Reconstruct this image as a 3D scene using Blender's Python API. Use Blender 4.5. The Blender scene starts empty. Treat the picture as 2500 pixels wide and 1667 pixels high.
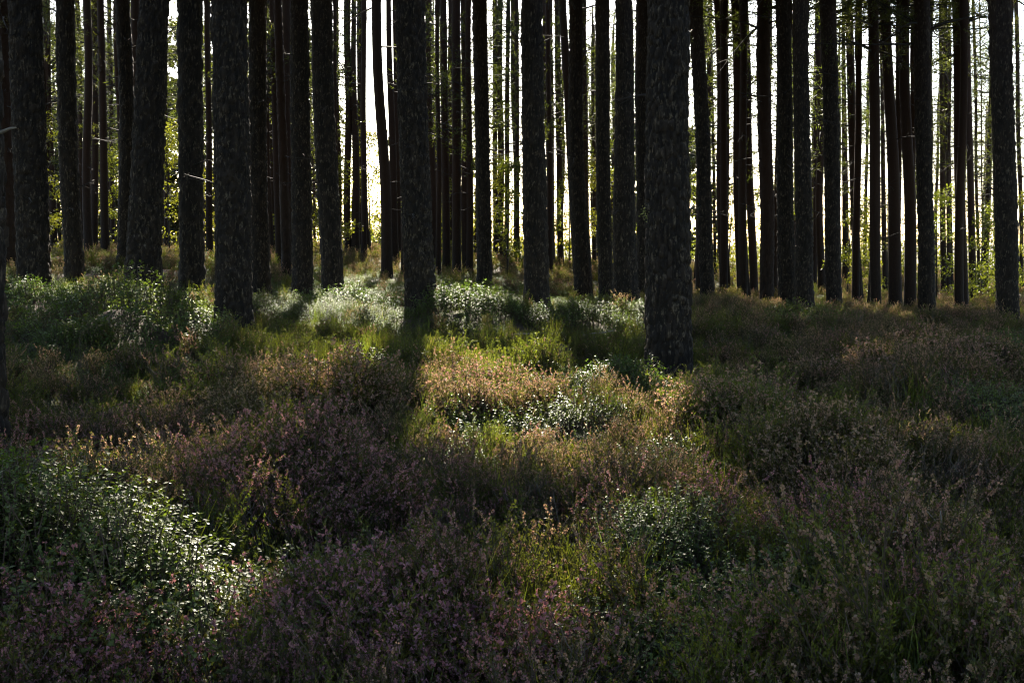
import bpy, math
import numpy as np
from mathutils import Vector

# ------------------------------------------------------------------ camera, sky, sun, exposure
SC = bpy.context.scene
COL = SC.collection
RNG = np.random.default_rng(11)
FPX = 2778.0                  # focal length in photograph pixels (2500 wide)
HORIZON = 595.0               # photograph row of the horizon
CAM_Z = 1.35
PITCH = math.atan((833.5 - HORIZON) / FPX)
cam_d = bpy.data.cameras.new('camera')
cam_d.sensor_width = 36.0
cam_d.lens = 36.0 * FPX / 2500.0
cam_d.clip_end = 2000.0
cam_d.dof.use_dof = False
cam = bpy.data.objects.new('camera', cam_d)
COL.objects.link(cam)
cam.location = (0, 0, CAM_Z)
cam.rotation_euler = (math.pi / 2 - PITCH, 0, 0)
SC.camera = cam

SUN_AZ = math.radians(-4.0)   # seen from the camera, a little left of straight ahead
SUN_EL = math.radians(31.0)
SUN_DIR = np.array([math.sin(SUN_AZ) * math.cos(SUN_EL), math.cos(SUN_AZ) * math.cos(SUN_EL), math.sin(SUN_EL)])
W = bpy.data.worlds.new('World')
SC.world = W
W.use_nodes = True
wn = W.node_tree.nodes
bg = wn['Background']
sky = wn.new('ShaderNodeTexSky')
sky.sky_type = 'NISHITA'
sky.sun_disc = False
sky.sun_elevation = SUN_EL
sky.sun_rotation = SUN_AZ
sky.air_density = 1.0
sky.dust_density = 1.2
sky.ozone_density = 1.0
W.node_tree.links.new(sky.outputs[0], bg.inputs[0])
bg.inputs[1].default_value = 0.070
sun_d = bpy.data.lights.new('sun', 'SUN')
sun_d.energy = 5.0
sun_d.angle = math.radians(0.9)
sun_d.color = (1.0, 0.90, 0.74)
sun = bpy.data.objects.new('sun', sun_d)
COL.objects.link(sun)
sun.rotation_euler = Vector(tuple(SUN_DIR)).to_track_quat('Z', 'Y').to_euler()
sun.location = (0, 0, 40)
SC.view_settings.view_transform = 'Standard'
SC.view_settings.look = 'None'
SC.view_settings.gamma = 1.0
SC.view_settings.use_curve_mapping = False
SC.view_settings.exposure = 2.75
SC.render.engine = 'CYCLES'
SC.cycles.max_bounces = 6
SC.cycles.diffuse_bounces = 3
SC.cycles.glossy_bounces = 2
SC.cycles.transmission_bounces = 3
SC.cycles.caustics_reflective = False
SC.cycles.caustics_refractive = False
SC.cycles.use_denoising = True
SC.cycles.filter_width = 1.15

# ------------------------------------------------------------------ pixels and positions
CA, SA = math.cos(PITCH), math.sin(PITCH)

def at(px, py, y):
    """world point at world depth y on the ray of photograph pixel (px, py)"""
    a = (px - 1250.0) / FPX
    b = (833.5 - py) / FPX
    d = np.array([a, CA + b * SA, -SA + b * CA])
    return np.array([0, 0, CAM_Z]) + d * (y / d[1])

def pix(p):
    """photograph pixels of world points (n,3)"""
    q = p - np.array([0, 0, CAM_Z])
    f = q[:, 1] * CA - q[:, 2] * SA
    u = q[:, 1] * SA + q[:, 2] * CA
    f = np.where(f > 0.2, f, np.nan)
    return 1250 + FPX * q[:, 0] / f, 833.5 - FPX * u / f

DS = 2500.0 / 2352.0           # measured on a 2352 px wide view of the photograph

# ------------------------------------------------------------------ noise
_perm = np.random.default_rng(5).random((256, 256))

def vnoise(x, y):
    x = np.asarray(x, float); y = np.asarray(y, float)
    xi = np.floor(x).astype(int); yi = np.floor(y).astype(int)
    fx = x - xi; fy = y - yi
    fx = fx * fx * (3 - 2 * fx); fy = fy * fy * (3 - 2 * fy)
    g = lambda a, b: _perm[a & 255, b & 255]
    return (g(xi, yi) * (1 - fx) + g(xi + 1, yi) * fx) * (1 - fy) + (g(xi, yi + 1) * (1 - fx) + g(xi + 1, yi + 1) * fx) * fy

def fbm(x, y, o=3):
    s = 0; a = 1; t = 0
    for k in range(o):
        s = s + a * vnoise(x * 2 ** k + 17.3 * k, y * 2 ** k + 9.1 * k); t += a; a *= .5
    return s / t

# ------------------------------------------------------------------ materials
def mat(name):
    m = bpy.data.materials.new(name)
    m.use_nodes = True
    nt = m.node_tree
    return m, nt, nt.nodes['Principled BSDF'], nt.nodes['Material Output']

def nd(nt, t, **kw):
    n = nt.nodes.new(t)
    for k, v in kw.items():
        setattr(n, k, v)
    return n

def ramp(nt, fac, stops):
    r = nd(nt, 'ShaderNodeValToRGB')
    e = r.color_ramp.elements
    while len(e) < len(stops):
        e.new(0.5)
    for el, (p, c) in zip(e, stops):
        el.position = p; el.color = (*c, 1)
    nt.links.new(fac, r.inputs[0])
    return r.outputs[0]

def mix(nt, fac, a, b):
    n = nd(nt, 'ShaderNodeMix', data_type='RGBA')
    if isinstance(fac, float): n.inputs[0].default_value = fac
    else: nt.links.new(fac, n.inputs[0])
    for s, v in ((6, a), (7, b)):
        if isinstance(v, tuple): n.inputs[s].default_value = (*v, 1)
        else: nt.links.new(v, n.inputs[s])
    return n.outputs[2]

def noise(nt, scale, detail=4, vec=None, rough=.6):
    n = nd(nt, 'ShaderNodeTexNoise')
    n.inputs['Scale'].default_value = scale
    n.inputs['Detail'].default_value = detail
    n.inputs['Roughness'].default_value = rough
    if vec is not None: nt.links.new(vec, n.inputs['Vector'])
    return n.outputs[0]

def bark_material(name, low, plate, lichen, red, red0, red1):
    m, nt, b, out = mat(name)
    tc = nd(nt, 'ShaderNodeTexCoord')
    mp = nd(nt, 'ShaderNodeMapping')
    mp.inputs['Scale'].default_value = (1, 1, .15)
    nt.links.new(tc.outputs['Object'], mp.inputs[0])
    mp2 = nd(nt, 'ShaderNodeMapping'); mp2.inputs['Scale'].default_value = (1, 1, .32)
    nt.links.new(tc.outputs['Object'], mp2.inputs[0])
    n1 = noise(nt, 26, 5, mp.outputs[0])
    n2 = noise(nt, 7, 4, tc.outputs['Object'])
    n3 = noise(nt, 30, 4, mp2.outputs[0], .65)
    cell = nd(nt, 'ShaderNodeAttribute', attribute_name='cell')
    base = ramp(nt, n1, [(.3, low), (.62, plate)])
    base = mix(nt, cell.outputs['Fac'], base, tuple(c * 2.2 for c in plate))
    sep = nd(nt, 'ShaderNodeSeparateXYZ'); nt.links.new(tc.outputs['Object'], sep.inputs[0])
    mr = nd(nt, 'ShaderNodeMapRange'); nt.links.new(sep.outputs['Z'], mr.inputs[0])
    mr.inputs[1].default_value = red0; mr.inputs[2].default_value = red1
    base = mix(nt, mr.outputs[0], base, mix(nt, n1, tuple(c * .55 for c in red), red))
    lf = nd(nt, 'ShaderNodeMath', operation='MULTIPLY')
    l1 = ramp(nt, n2, [(.40, (.05, .05, .05)), (.62, (1, 1, 1))])
    l2 = ramp(nt, n3, [(.53, (0, 0, 0)), (.66, (.85, .85, .85))])
    nt.links.new(l1, lf.inputs[0]); nt.links.new(l2, lf.inputs[1])
    base = mix(nt, lf.outputs[0], base, lichen)
    nt.links.new(base, b.inputs['Base Color'])
    b.inputs['Roughness'].default_value = .85
    b.inputs['Specular IOR Level'].default_value = .25
    bp = nd(nt, 'ShaderNodeBump'); bp.inputs['Strength'].default_value = 1.0; bp.inputs['Distance'].default_value = .02
    nt.links.new(n1, bp.inputs['Height']); nt.links.new(bp.outputs[0], b.inputs['Normal'])
    return m

BARK = bark_material('pine_bark', (.0038, .0028, .0020), (.0140, .0100, .0066), (.150, .118, .078), (.035, .019, .012), 5.0, 9.0)
BARK_RED = bark_material('red_pine_bark', (.0075, .005, .0036), (.018, .0115, .0078), (.035, .027, .019), (.042, .021, .012), .5, 4.0)

def leafy(name, c0, c1, trans, rough, spec, tmul=(1.6, 1.7, .6), attr=None, objrand=True):
    """thin leaf: diffuse + translucent + a waxy gloss; colour runs from c0 to c1 by plant"""
    m, nt, b, out = mat(name)
    tc = nd(nt, 'ShaderNodeTexCoord')
    if attr:
        a = nd(nt, 'ShaderNodeAttribute', attribute_name=attr, attribute_type='INSTANCER')
        a2 = nd(nt, 'ShaderNodeAttribute', attribute_name=attr)
        ad = nd(nt, 'ShaderNodeMath', operation='ADD')
        nt.links.new(a.outputs['Fac'], ad.inputs[0]); nt.links.new(a2.outputs['Fac'], ad.inputs[1])
        fac = ad.outputs[0]
    else:
        fac = noise(nt, 2.2, 3, tc.outputs['Object'])
    r = nd(nt, 'ShaderNodeObjectInfo')
    col = mix(nt, fac, c0, c1)
    hs = nd(nt, 'ShaderNodeHueSaturation')
    fine = noise(nt, 38, 2, tc.outputs['Object'])
    mr = nd(nt, 'ShaderNodeMapRange'); nt.links.new(fine, mr.inputs[0])
    mr.inputs[1].default_value = .3; mr.inputs[2].default_value = .7
    mr.inputs[3].default_value = .6; mr.inputs[4].default_value = 1.4
    nt.links.new(mr.outputs[0], hs.inputs['Value'])
    mr2 = nd(nt, 'ShaderNodeMapRange'); nt.links.new(r.outputs['Random'], mr2.inputs[0])
    mr2.inputs[3].default_value = .48; mr2.inputs[4].default_value = .52
    nt.links.new(mr2.outputs[0], hs.inputs['Hue'])
    nt.links.new(col, hs.inputs['Color'])
    nt.links.new(hs.outputs[0], b.inputs['Base Color'])
    b.inputs['Roughness'].default_value = rough
    b.inputs['Specular IOR Level'].default_value = spec
    tr = nd(nt, 'ShaderNodeBsdfTranslucent')
    mu = nd(nt, 'ShaderNodeMix', data_type='RGBA', blend_type='MULTIPLY')
    mu.inputs[0].default_value = 1.0
    nt.links.new(hs.outputs[0], mu.inputs[6]); mu.inputs[7].default_value = (*tmul, 1)
    nt.links.new(mu.outputs[2], tr.inputs[0])
    ms = nd(nt, 'ShaderNodeMixShader'); ms.inputs[0].default_value = trans
    nt.links.new(b.outputs[0], ms.inputs[1]); nt.links.new(tr.outputs[0], ms.inputs[2])
    nt.links.new(ms.outputs[0], out.inputs[0])
    return m

M_NEEDLE = leafy('pine_needles', (.030, .040, .014), (.080, .085, .022), .45, .5, .3)
M_SHADED_NEEDLE = leafy('dense_far_boughs', (.020, .024, .010), (.050, .048, .016), .16, .6, .2)  # darker copy of the needles: the far wood's shade is put into the colour
M_SAPLING = leafy('yellow_green_leaves', (.065, .078, .014), (.115, .105, .020), .5, .5, .3)
M_HGREEN = leafy('heather_shoots', (.050, .044, .020), (.095, .105, .020), .45, .55, .3, attr='green')
M_BLOOM = leafy('heather_blossom', (.245, .175, .112), (.26, .125, .150), .45, .6, .25, (1.5, 1.3, 1.1), attr='bloom')
M_LINGON = leafy('lingonberry_leaves', (.044, .076, .018), (.098, .122, .030), .42, .5, .24, (1.6, 1.7, .6))
M_GRASS = leafy('grass_blades', (.075, .10, .018), (.15, .15, .032), .5, .45, .4, attr='green')
M_STEM, nt, b, _ = mat('woody_stems')
b.inputs['Roughness'].default_value = .8
nt.links.new(mix(nt, noise(nt, 40, 3), (.03, .018, .012), (.075, .05, .034)), b.inputs['Base Color'])
M_DEAD, nt, b, _ = mat('dead_wood')
b.inputs['Roughness'].default_value = .8
nt.links.new(mix(nt, noise(nt, 60, 3), (.10, .085, .065), (.24, .205, .16)), b.inputs['Base Color'])
M_DARKWOOD, nt, b, _ = mat('dark_twig_wood')
b.inputs['Roughness'].default_value = .85
nt.links.new(mix(nt, noise(nt, 30, 3), (.009, .007, .0055), (.028, .022, .017)), b.inputs['Base Color'])
M_MOSSY, nt, b, _ = mat('yellow_lichen')
b.inputs['Roughness'].default_value = .9
nt.links.new(mix(nt, noise(nt, 60, 3), (.20, .22, .05), (.36, .36, .10)), b.inputs['Base Color'])

M_GROUND, nt, b, _ = mat('forest_floor')
tc = nd(nt, 'ShaderNodeTexCoord')
litter = mix(nt, noise(nt, 30, 6, tc.outputs['Object'], .7), (.022, .014, .009), (.085, .052, .032))
mossc = mix(nt, noise(nt, 45, 4, tc.outputs['Object']), (.030, .036, .008), (.085, .085, .016))
mf = ramp(nt, noise(nt, .7, 4, tc.outputs['Object']), [(.46, (0, 0, 0)), (.58, (1, 1, 1))])
nt.links.new(mix(nt, mf, litter, mossc), b.inputs['Base Color'])
b.inputs['Roughness'].default_value = .95
bp = nd(nt, 'ShaderNodeBump'); bp.inputs['Distance'].default_value = .03; bp.inputs['Strength'].default_value = .9
nt.links.new(noise(nt, 55, 6, tc.outputs['Object'], .7), bp.inputs['Height']); nt.links.new(bp.outputs[0], b.inputs['Normal'])

# ------------------------------------------------------------------ mesh helpers
def np_mesh(name, v, f, mats, mi=None, smooth=False, attr=None):
    """mesh from numpy vertices and an (n,3) or (n,4) face array"""
    me = bpy.data.meshes.new(name)
    v = np.asarray(v, np.float32); f = np.asarray(f, np.int32)
    k = f.shape[1]
    me.vertices.add(len(v)); me.vertices.foreach_set('co', v.ravel())
    me.loops.add(f.size); me.loops.foreach_set('vertex_index', f.ravel())
    me.polygons.add(len(f)); me.polygons.foreach_set('loop_start', np.arange(0, f.size, k, dtype=np.int32))
    me.polygons.foreach_set('loop_total', np.full(len(f), k, np.int32))
    for m in mats: me.materials.append(m)
    if mi is not None: me.polygons.foreach_set('material_index', np.asarray(mi, np.int32))
    me.update(calc_edges=True)
    if smooth: me.polygons.foreach_set('use_smooth', np.ones(len(f), bool))
    if attr:
        for an, av in attr.items():
            a = me.attributes.new(an, 'FLOAT', 'POINT'); a.data.foreach_set('value', np.asarray(av, np.float32))
    return me

def link(name, me, parent=None, loc=None):
    o = bpy.data.objects.new(name, me)
    COL.objects.link(o)
    if parent is not None: o.parent = parent
    if loc is not None: o.location = loc
    return o

def tag(o, label, cat, group=None):
    o['label'] = label; o['category'] = cat
    if group: o['group'] = group
    return o

class Geo:
    """collects triangles"""
    def __init__(s): s.v = []; s.f = []; s.n = 0
    def add(s, v, f):
        v = np.asarray(v, float).reshape(-1, 3); f = np.asarray(f, int).reshape(-1, 3)
        s.v.append(v); s.f.append(f + s.n); s.n += len(v)
    def get(s):
        if not s.v: return np.zeros((0, 3)), np.zeros((0, 3), int)
        return np.concatenate(s.v), np.concatenate(s.f)

def tube(g, pts, rad, k=5):
    pts = np.asarray(pts, float); n = len(pts)
    rad = np.broadcast_to(np.asarray(rad, float), (n,))
    t = np.gradient(pts, axis=0); t /= np.linalg.norm(t, axis=1)[:, None] + 1e-9
    up = np.array([0.31, .17, .93]) if abs(t[0, 2]) < .9 else np.array([1, .1, 0])
    a = np.cross(t, up); a /= np.linalg.norm(a, axis=1)[:, None] + 1e-9
    b_ = np.cross(t, a)
    th = np.arange(k) * 2 * math.pi / k
    ring = pts[:, None] + rad[:, None, None] * (a[:, None] * np.cos(th)[None, :, None] + b_[:, None] * np.sin(th)[None, :, None])
    f = []
    for i in range(n - 1):
        for j in range(k):
            p, q = i * k + j, i * k + (j + 1) % k
            f += [(p, q, q + k), (p, q + k, p + k)]
    for j in range(1, k - 1):
        f.append((0, j + 1, j)); f.append(((n - 1) * k, (n - 1) * k + j, (n - 1) * k + j + 1))
    g.add(ring.reshape(-1, 3), f)

def unit(v):
    return v / (np.linalg.norm(v, axis=-1, keepdims=True) + 1e-9)

# ------------------------------------------------------------------ the pines, read off the photograph
# left and right edge of the trunk at the top of the frame, the same at its foot, row of the foot, diameter in metres, a name for the ones others are counted from
PINES = [
    (-212, -32, -176, 24, 1185, .46, 'A', 'rough dark pine trunk cut off by the left edge, nearest of all'),
    (-4, 24, -4, 40, 668, .42, None, 'broad'),
    (28, 99, 43, 122, 692, .45, 'B', 'thick dark pine just inside the left edge, behind the shrub mound'),
    (132, 186, 158, 204, 668, .42, None, 'grey-flecked'),
    (201, 219, 204, 226, 604, .30, None, 'thin'),
    (221, 237, 222, 241, 606, .30, None, 'thin reddish'),
    (240, 256, 246, 268, 604, .30, None, 'thin'),
    (262, 274, 270, 281, 602, .28, None, 'thin'),
    (278, 326, 291, 328, 612, .42, None, 'broad unlit'),
    (321, 342, 322, 350, 615, .34, None, 'dark'),
    (349, 413, 303, 388, 672, .46, 'C', 'thick pine leaning right above the dark left shrub mound'),
    (398, 408, 400, 414, 622, .26, None, 'thin'),
    (426, 498, 439, 500, 711, .44, 'D', 'thick straight pine right of the leaning one, behind the left mound'),
    (505, 513, 508, 520, 632, .27, None, 'thin'),
    (523, 605, 520, 608, 784, .48, 'E', 'stout lichen-flecked pine standing forward at left with its foot in grass'),
    (605, 643, 609, 662, 706, .42, None, 'dark'),
    (646, 662, 662, 676, 640, .30, None, 'slightly crooked'),
    (668, 674, 672, 688, 632, .27, None, 'slim'),
    (689, 710, 689, 715, 640, .36, None, 'straight'),
    (710, 751, 711, 764, 716, .42, None, 'rough'),
    (758, 809, 783, 836, 719, .43, 'F', 'thick pine behind the bright shrub band left of centre'),
    (812, 824, 824, 837, 640, .28, None, 'slim'),
    (840, 858, 840, 858, 680, .36, None, 'reddish straight'),
    (857, 868, 859, 882, 660, .34, None, 'dark'),
    (875, 884, 884, 892, 615, .25, None, 'very thin reddish'),
    (906, 929, 932, 961, 660, .38, 'G', 'pine leaning left beside the lit clearing'),
    (943, 955, 954, 976, 658, .32, None, 'leaning'),
    (957, 968, 970, 982, 655, .30, None, 'slim'),
    (967, 1034, 989, 1064, 733, .45, 'H', 'thick pine with spreading foot in the middle of the bright shrub band'),
    (1034, 1052, 1054, 1070, 664, .32, None, 'dark'),
    (1074, 1090, 1080, 1101, 660, .33, None, 'slim reddish'),
    (1092, 1104, 1094, 1106, 656, .28, None, 'slim'),
    (1103, 1124, 1104, 1127, 660, .36, None, 'straight'),
    (1126, 1139, 1127, 1150, 660, .32, None, 'dark'),
    (1154, 1187, 1165, 1202, 670, .40, 'I', 'grey pine with the white sky gap to its right'),
    (1202, 1214, 1203, 1216, 678, .32, None, 'thin'),
    (1213, 1226, 1214, 1233, 686, .34, None, 'thin orange-edged'),
    (1245, 1258, 1256, 1272, 675, .30, None, 'slim'),
    (1274, 1322, 1278, 1343, 738, .44, 'J', 'broad pale grey pine just right of the centre of the picture'),
    (1322, 1336, 1338, 1358, 670, .34, None, 'leaning'),
    (1340, 1349, 1346, 1356, 662, .26, None, 'very thin'),
    (1353, 1367, 1361, 1378, 670, .32, None, 'slim'),
    (1364, 1382, 1398, 1420, 664, .32, None, 'strongly leaning'),
    (1386, 1414, 1397, 1443, 707, .40, 'K', 'grey pine crossed by a leaning stem, left of the big trunk'),
    (1414, 1427, 1428, 1444, 690, .32, None, 'reddish'),
    (1448, 1490, 1460, 1496, 722, .41, None, 'straight thick'),
    (1501, 1537, 1499, 1560, 712, .43, None, 'dark broad-footed'),
    (1549, 1590, 1552, 1584, 698, .42, None, 'black half-hidden'),
    (1590, 1682, 1572, 1690, 918, .47, 'L', 'largest foreground pine, rough grey bark, standing in the heather'),
    (1682, 1716, 1712, 1748, 717, .40, None, 'left-leaning dark'),
    (1731, 1741, 1743, 1751, 690, .28, None, 'thin orange'),
    (1743, 1766, 1755, 1783, 702, .36, None, 'straight'),
    (1784, 1805, 1796, 1829, 712, .38, 'M', 'smooth reddish pine, second clear trunk right of the largest one'),
    (1807, 1828, 1829, 1850, 712, .35, None, 'left-leaning'),
    (1850, 1881, 1854, 1889, 728, .39, 'N', 'blue-grey pine above the round green bush'),
    (1894, 1925, 1901, 1946, 732, .40, None, 'grey'),
    (1937, 1971, 1941, 1985, 727, .39, None, 'black straight'),
    (1992, 2008, 1994, 2014, 728, .34, None, 'half-hidden'),
    (2002, 2037, 2018, 2057, 752, .40, 'O', 'broad brown pine right of the round green bush'),
    (2055, 2063, 2056, 2076, 712, .30, None, 'thin'),
    (2064, 2083, 2082, 2105, 722, .34, None, 'left-leaning'),
    (2112, 2149, 2125, 2152, 748, .39, 'P', 'sturdy grey pine, left post of the brightest gaps'),
    (2148, 2156, 2154, 2168, 745, .30, None, 'thin hidden'),
    (2153, 2176, 2173, 2207, 758, .37, None, 'brown left-leaning'),
    (2196, 2219, 2209, 2240, 758, .36, None, 'left-leaning'),
    (2231, 2267, 2242, 2282, 768, .40, 'Q', 'broad lichen-grey pine against the brightest sky at right'),
    (2291, 2303, 2296, 2312, 752, .30, None, 'slim'),
    (2302, 2312, 2314, 2330, 750, .30, None, 'slim reddish'),
    (2323, 2348, 2337, 2363, 753, .36, None, 'straight grey'),
    (2352, 2366, 2367, 2386, 756, .31, None, 'orange-edged'),
    (2372, 2379, 2386, 2394, 762, .27, None, 'thin orange-edged'),
    (2392, 2395, 2400, 2404, 768, .16, None, 'very thin bare'),
    (2412, 2420, 2431, 2438, 782, .22, None, 'thin dark'),
    (2418, 2468, 2434, 2487, 795, .44, 'R', 'thick bluish-black pine just inside the right edge'),
    (2471, 2482, 2492, 2503, 770, .30, None, 'reddish half-cropped'),
]
SHORT = {'A': 'the left-edge trunk', 'B': 'the thick left trunk', 'C': 'the right-leaning thick trunk', 'D': 'the thick straight left trunk',
         'E': 'the stout forward left trunk', 'F': 'the thick trunk left of centre', 'G': 'the clearing trunk', 'H': 'the spreading-foot trunk',
         'I': 'the sky-gap grey trunk', 'J': 'the pale centre trunk', 'K': 'the crossed grey trunk', 'L': 'the largest trunk',
         'M': 'the smooth reddish trunk', 'N': 'the blue-grey trunk', 'O': 'the broad brown trunk', 'P': 'the gap-post trunk',
         'Q': 'the lichen-grey trunk', 'R': 'the thick right-edge trunk'}
ORD = ['first', 'second', 'third', 'fourth', 'fifth', 'sixth', 'seventh', 'eighth', 'ninth', 'tenth', 'eleventh', 'twelfth', 'thirteenth', 'fourteenth', 'fifteenth', 'sixteenth', 'seventeenth', 'eighteenth', 'nineteenth', 'twentieth']

trees = []
for (tl, tr, bl, br, yb, D, key, text) in PINES:
    wm = .5 * ((tr - tl) + (br - bl)) * .98
    d = D * FPX / wm
    if key is None: d = min(d, 58.0)
    if key == 'A': d = 6.6
    rb = .5 * (br - bl) * d / FPX * .94
    rt = .5 * (tr - tl) * d / FPX
    Pb = at(.5 * (bl + br), yb, d)
    Pt = at(.5 * (tl + tr), 0, d)
    trees.append(dict(d=d, Pb=Pb, Pt=Pt, rb=rb, rt=min(rt, rb * .97), key=key, text=text, px=.5 * (bl + br) * .6 + .5 * (tl + tr) * .4, yb=yb))

# ------------------------------------------------------------------ the ground
ctrl = [(t['Pb'][0], t['Pb'][1], t['Pb'][2] - (.40 if t['key'] in ('L', 'E') else (.22 if t['key'] == 'A' else .32))) for t in trees if t['d'] < 50]
ctrl += [(0, 3, -.2), (-2, 4, -.15), (2, 4, -.22), (0, 6, -.2), (0, 8.5, -.22), (3, 7, -.22), (-3, 7.5, -.12), (5, 10, -.22), (-5, 10, .12),
         (-2, 11, -.05), (0, 12, -.12), (0, -4, -.2), (-6, -2, 0), (6, -2, -.3), (-9, 6, .15), (9, 6, -.3), (-14, 14, .6), (8, 15, -.25), (14, 15, -.4),
         (-22, 50, .95), (-12, 60, .95), (-3, 55, .6), (3, 60, .1), (10, 48, -1.0), (20, 50, -1.4), (14, 38, -.9), (24, 36, -1.1),
         (0, 100, .3), (-45, 100, .9), (45, 100, -1.6), (-30, 22, .8), (30, 15, -.5), (0, -30, -.2), (-30, -20, .2), (30, -20, -.4)]
CTRL = np.array(ctrl)
MOUNDS = [  # x, y, height, half-widths: hummocks under the shrubs
    (-4.75, 12.6, .45, 1.5, 1.0), (-2.4, 4.8, .46, .95, .66), (-1.55, 4.15, .18, .4, .35), (-1.1, 4.5, -.20, .45, .6), (-1.15, 6.2, .18, .7, .5), (-.6, 5.0, -.16, .5, .4), (.65, 4.8, .22, .35, .3),
    (-1.9, 8.6, .16, .7, .5), (4.6, 18.5, .12, 1.2, .9), (3.0, 9.8, .18, 1.6, .9), (4.6, 13.5, .22, 2.0, 1.2), (-.6, 9.7, .14, .8, .6),
    (1.6, 7.8, .12, .6, .5), (-.3, 17.5, .16, 3.0, .9),
]

_hr = np.random.default_rng(21)
HUMMOCKS = []
while len(HUMMOCKS) < 150:     # lumpy floor: rounded cushions with hollows between
    hx, hy = _hr.uniform(-9, 9), _hr.uniform(2.8, 21)
    if abs(hx) > .5 * hy + 1.5: continue
    if any((hx - a) ** 2 + (hy - b2) ** 2 < .75 for a, b2, _, _ in HUMMOCKS): continue
    HUMMOCKS.append((hx, hy, _hr.uniform(.08, .25), _hr.uniform(.36, .62)))
HUM = np.array(HUMMOCKS)

def hummock(x, y):
    return (HUM[:, 2] * np.exp(-((x[:, None] - HUM[:, 0]) ** 2 + (y[:, None] - HUM[:, 1]) ** 2) / HUM[:, 3] ** 2)).sum(1) - .07

def terrain(x, y):
    x = np.asarray(x, float); y = np.asarray(y, float)
    sh = x.shape
    x = x.ravel(); y = y.ravel()
    out = np.empty(len(x))
    for i in range(0, len(x), 40000):
        a, b2 = x[i:i + 40000], y[i:i + 40000]
        r2 = (a[:, None] - CTRL[None, :, 0]) ** 2 + (b2[:, None] - CTRL[None, :, 1]) ** 2
        w = 1.0 / (r2 + 2.2) ** 2
        z = (w * CTRL[None, :, 2]).sum(1) / w.sum(1)
        for mx, my, h, sx, sy in MOUNDS:
            z = z + h * np.exp(-((a - mx) / sx) ** 2 - ((b2 - my) / sy) ** 2)
        z = z + hummock(a, b2) + .30 * (fbm(a * .55 + 40, b2 * .55 + 40) - .5) + .05 * (vnoise(a * 2.3, b2 * 2.3) - .5)
        out[i:i + 40000] = z
    return out.reshape(sh)

def axis(lo, fine0, fine1, step, hi):
    a = list(np.arange(fine0, fine1 + .001, step))
    s = step; p = fine1
    while p < hi: s *= 1.22; p += s; a.append(p)
    s = step; p = fine0; b2 = []
    while p > lo: s *= 1.22; p -= s; b2.append(p)
    return np.array(b2[::-1] + a)

gx = axis(-900, -13, 13, .19, 900); gy = axis(-300, 1, 30, .19, 1200)
GX, GY = np.meshgrid(gx, gy)
GZ = terrain(GX, GY)
nx, ny = len(gx), len(gy)
ii, jj = np.meshgrid(np.arange(nx - 1), np.arange(ny - 1))
q = (jj * nx + ii).ravel()
go = link('ground', np_mesh('ground', np.stack([GX, GY, GZ], -1).reshape(-1, 3), np.stack([q, q + 1, q + nx + 1, q + nx], 1), [M_GROUND], smooth=True))
go['kind'] = 'structure'

# ------------------------------------------------------------------ where the sun reaches the floor (gaps in the canopy), on the 2352 px view
LIT = [  # polygon, share of it that is lit
    ([(590, 700), (680, 655), (880, 645), (905, 700), (880, 742), (700, 742)], 1.0),
    ([(1010, 650), (1200, 672), (1490, 690), (1490, 745), (1250, 740), (1030, 745)], 1.0),
    ([(940, 830), (1120, 795), (1290, 780), (1400, 860), (1490, 820), (1500, 930), (1620, 1020), (1560, 1100), (1350, 1080), (1150, 1040), (980, 990)], 1.0),
    ([(-30, 640), (210, 600), (300, 620), (300, 700), (160, 720), (-30, 700)], 1.0),
    ([(350, 690), (495, 660), (495, 770), (420, 830), (330, 900), (220, 960), (200, 880), (330, 800)], 1.0),
    ([(-30, 700), (60, 705), (180, 770), (330, 800), (250, 850), (-30, 830)], .8),
    ([(550, 1070), (625, 1070), (625, 1130), (550, 1130)], 1.0),
    ([(-120, 1110), (230, 1110), (450, 1240), (580, 1420), (430, 1510), (-120, 1340)], 1.0),
    ([(1420, 1190), (1620, 1190), (1640, 1320), (1450, 1320)], 1.0),
    ([(500, 870), (900, 830), (1000, 900), (980, 1010), (640, 1010)], .45),
    ([(1560, 900), (1740, 880), (1760, 1010), (1620, 1020)], .5),
    ([(1840, 1010), (2010, 1010), (2010, 1110), (1850, 1100)], .35),
    ([(1400, 1440), (1750, 1380), (1760, 1560), (1380, 1560)], .6),
    ([(1640, 730), (1980, 700), (2000, 790), (1660, 800)], .22),
    ([(780, 560), (900, 560), (900, 640), (780, 640)], 1.0),
    ([(2180, 780), (2380, 740), (2380, 900), (2250, 980)], .25),
    ([(600, 760), (1480, 760), (1300, 850), (700, 860)], .5),
    ([(1600, 860), (2380, 740), (2380, 1260), (1700, 1260)], .42),
    ([(850, 1190), (2380, 1260), (2380, 1600), (600, 1600), (560, 1350)], .22),
    ([(-30, 900), (560, 900), (560, 1110), (-30, 1110)], .22),
]

def inside(px, py, poly):
    c = np.zeros(px.shape, bool)
    n = len(poly)
    for i in range(n):
        x0, y0 = poly[i]; x1, y1 = poly[i - 1]
        with np.errstate(invalid='ignore', divide='ignore'):
            c ^= ((y0 > py) != (y1 > py)) & (px < (x1 - x0) * (py - y0) / (y1 - y0 + 1e-9) + x0)
    return c

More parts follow.
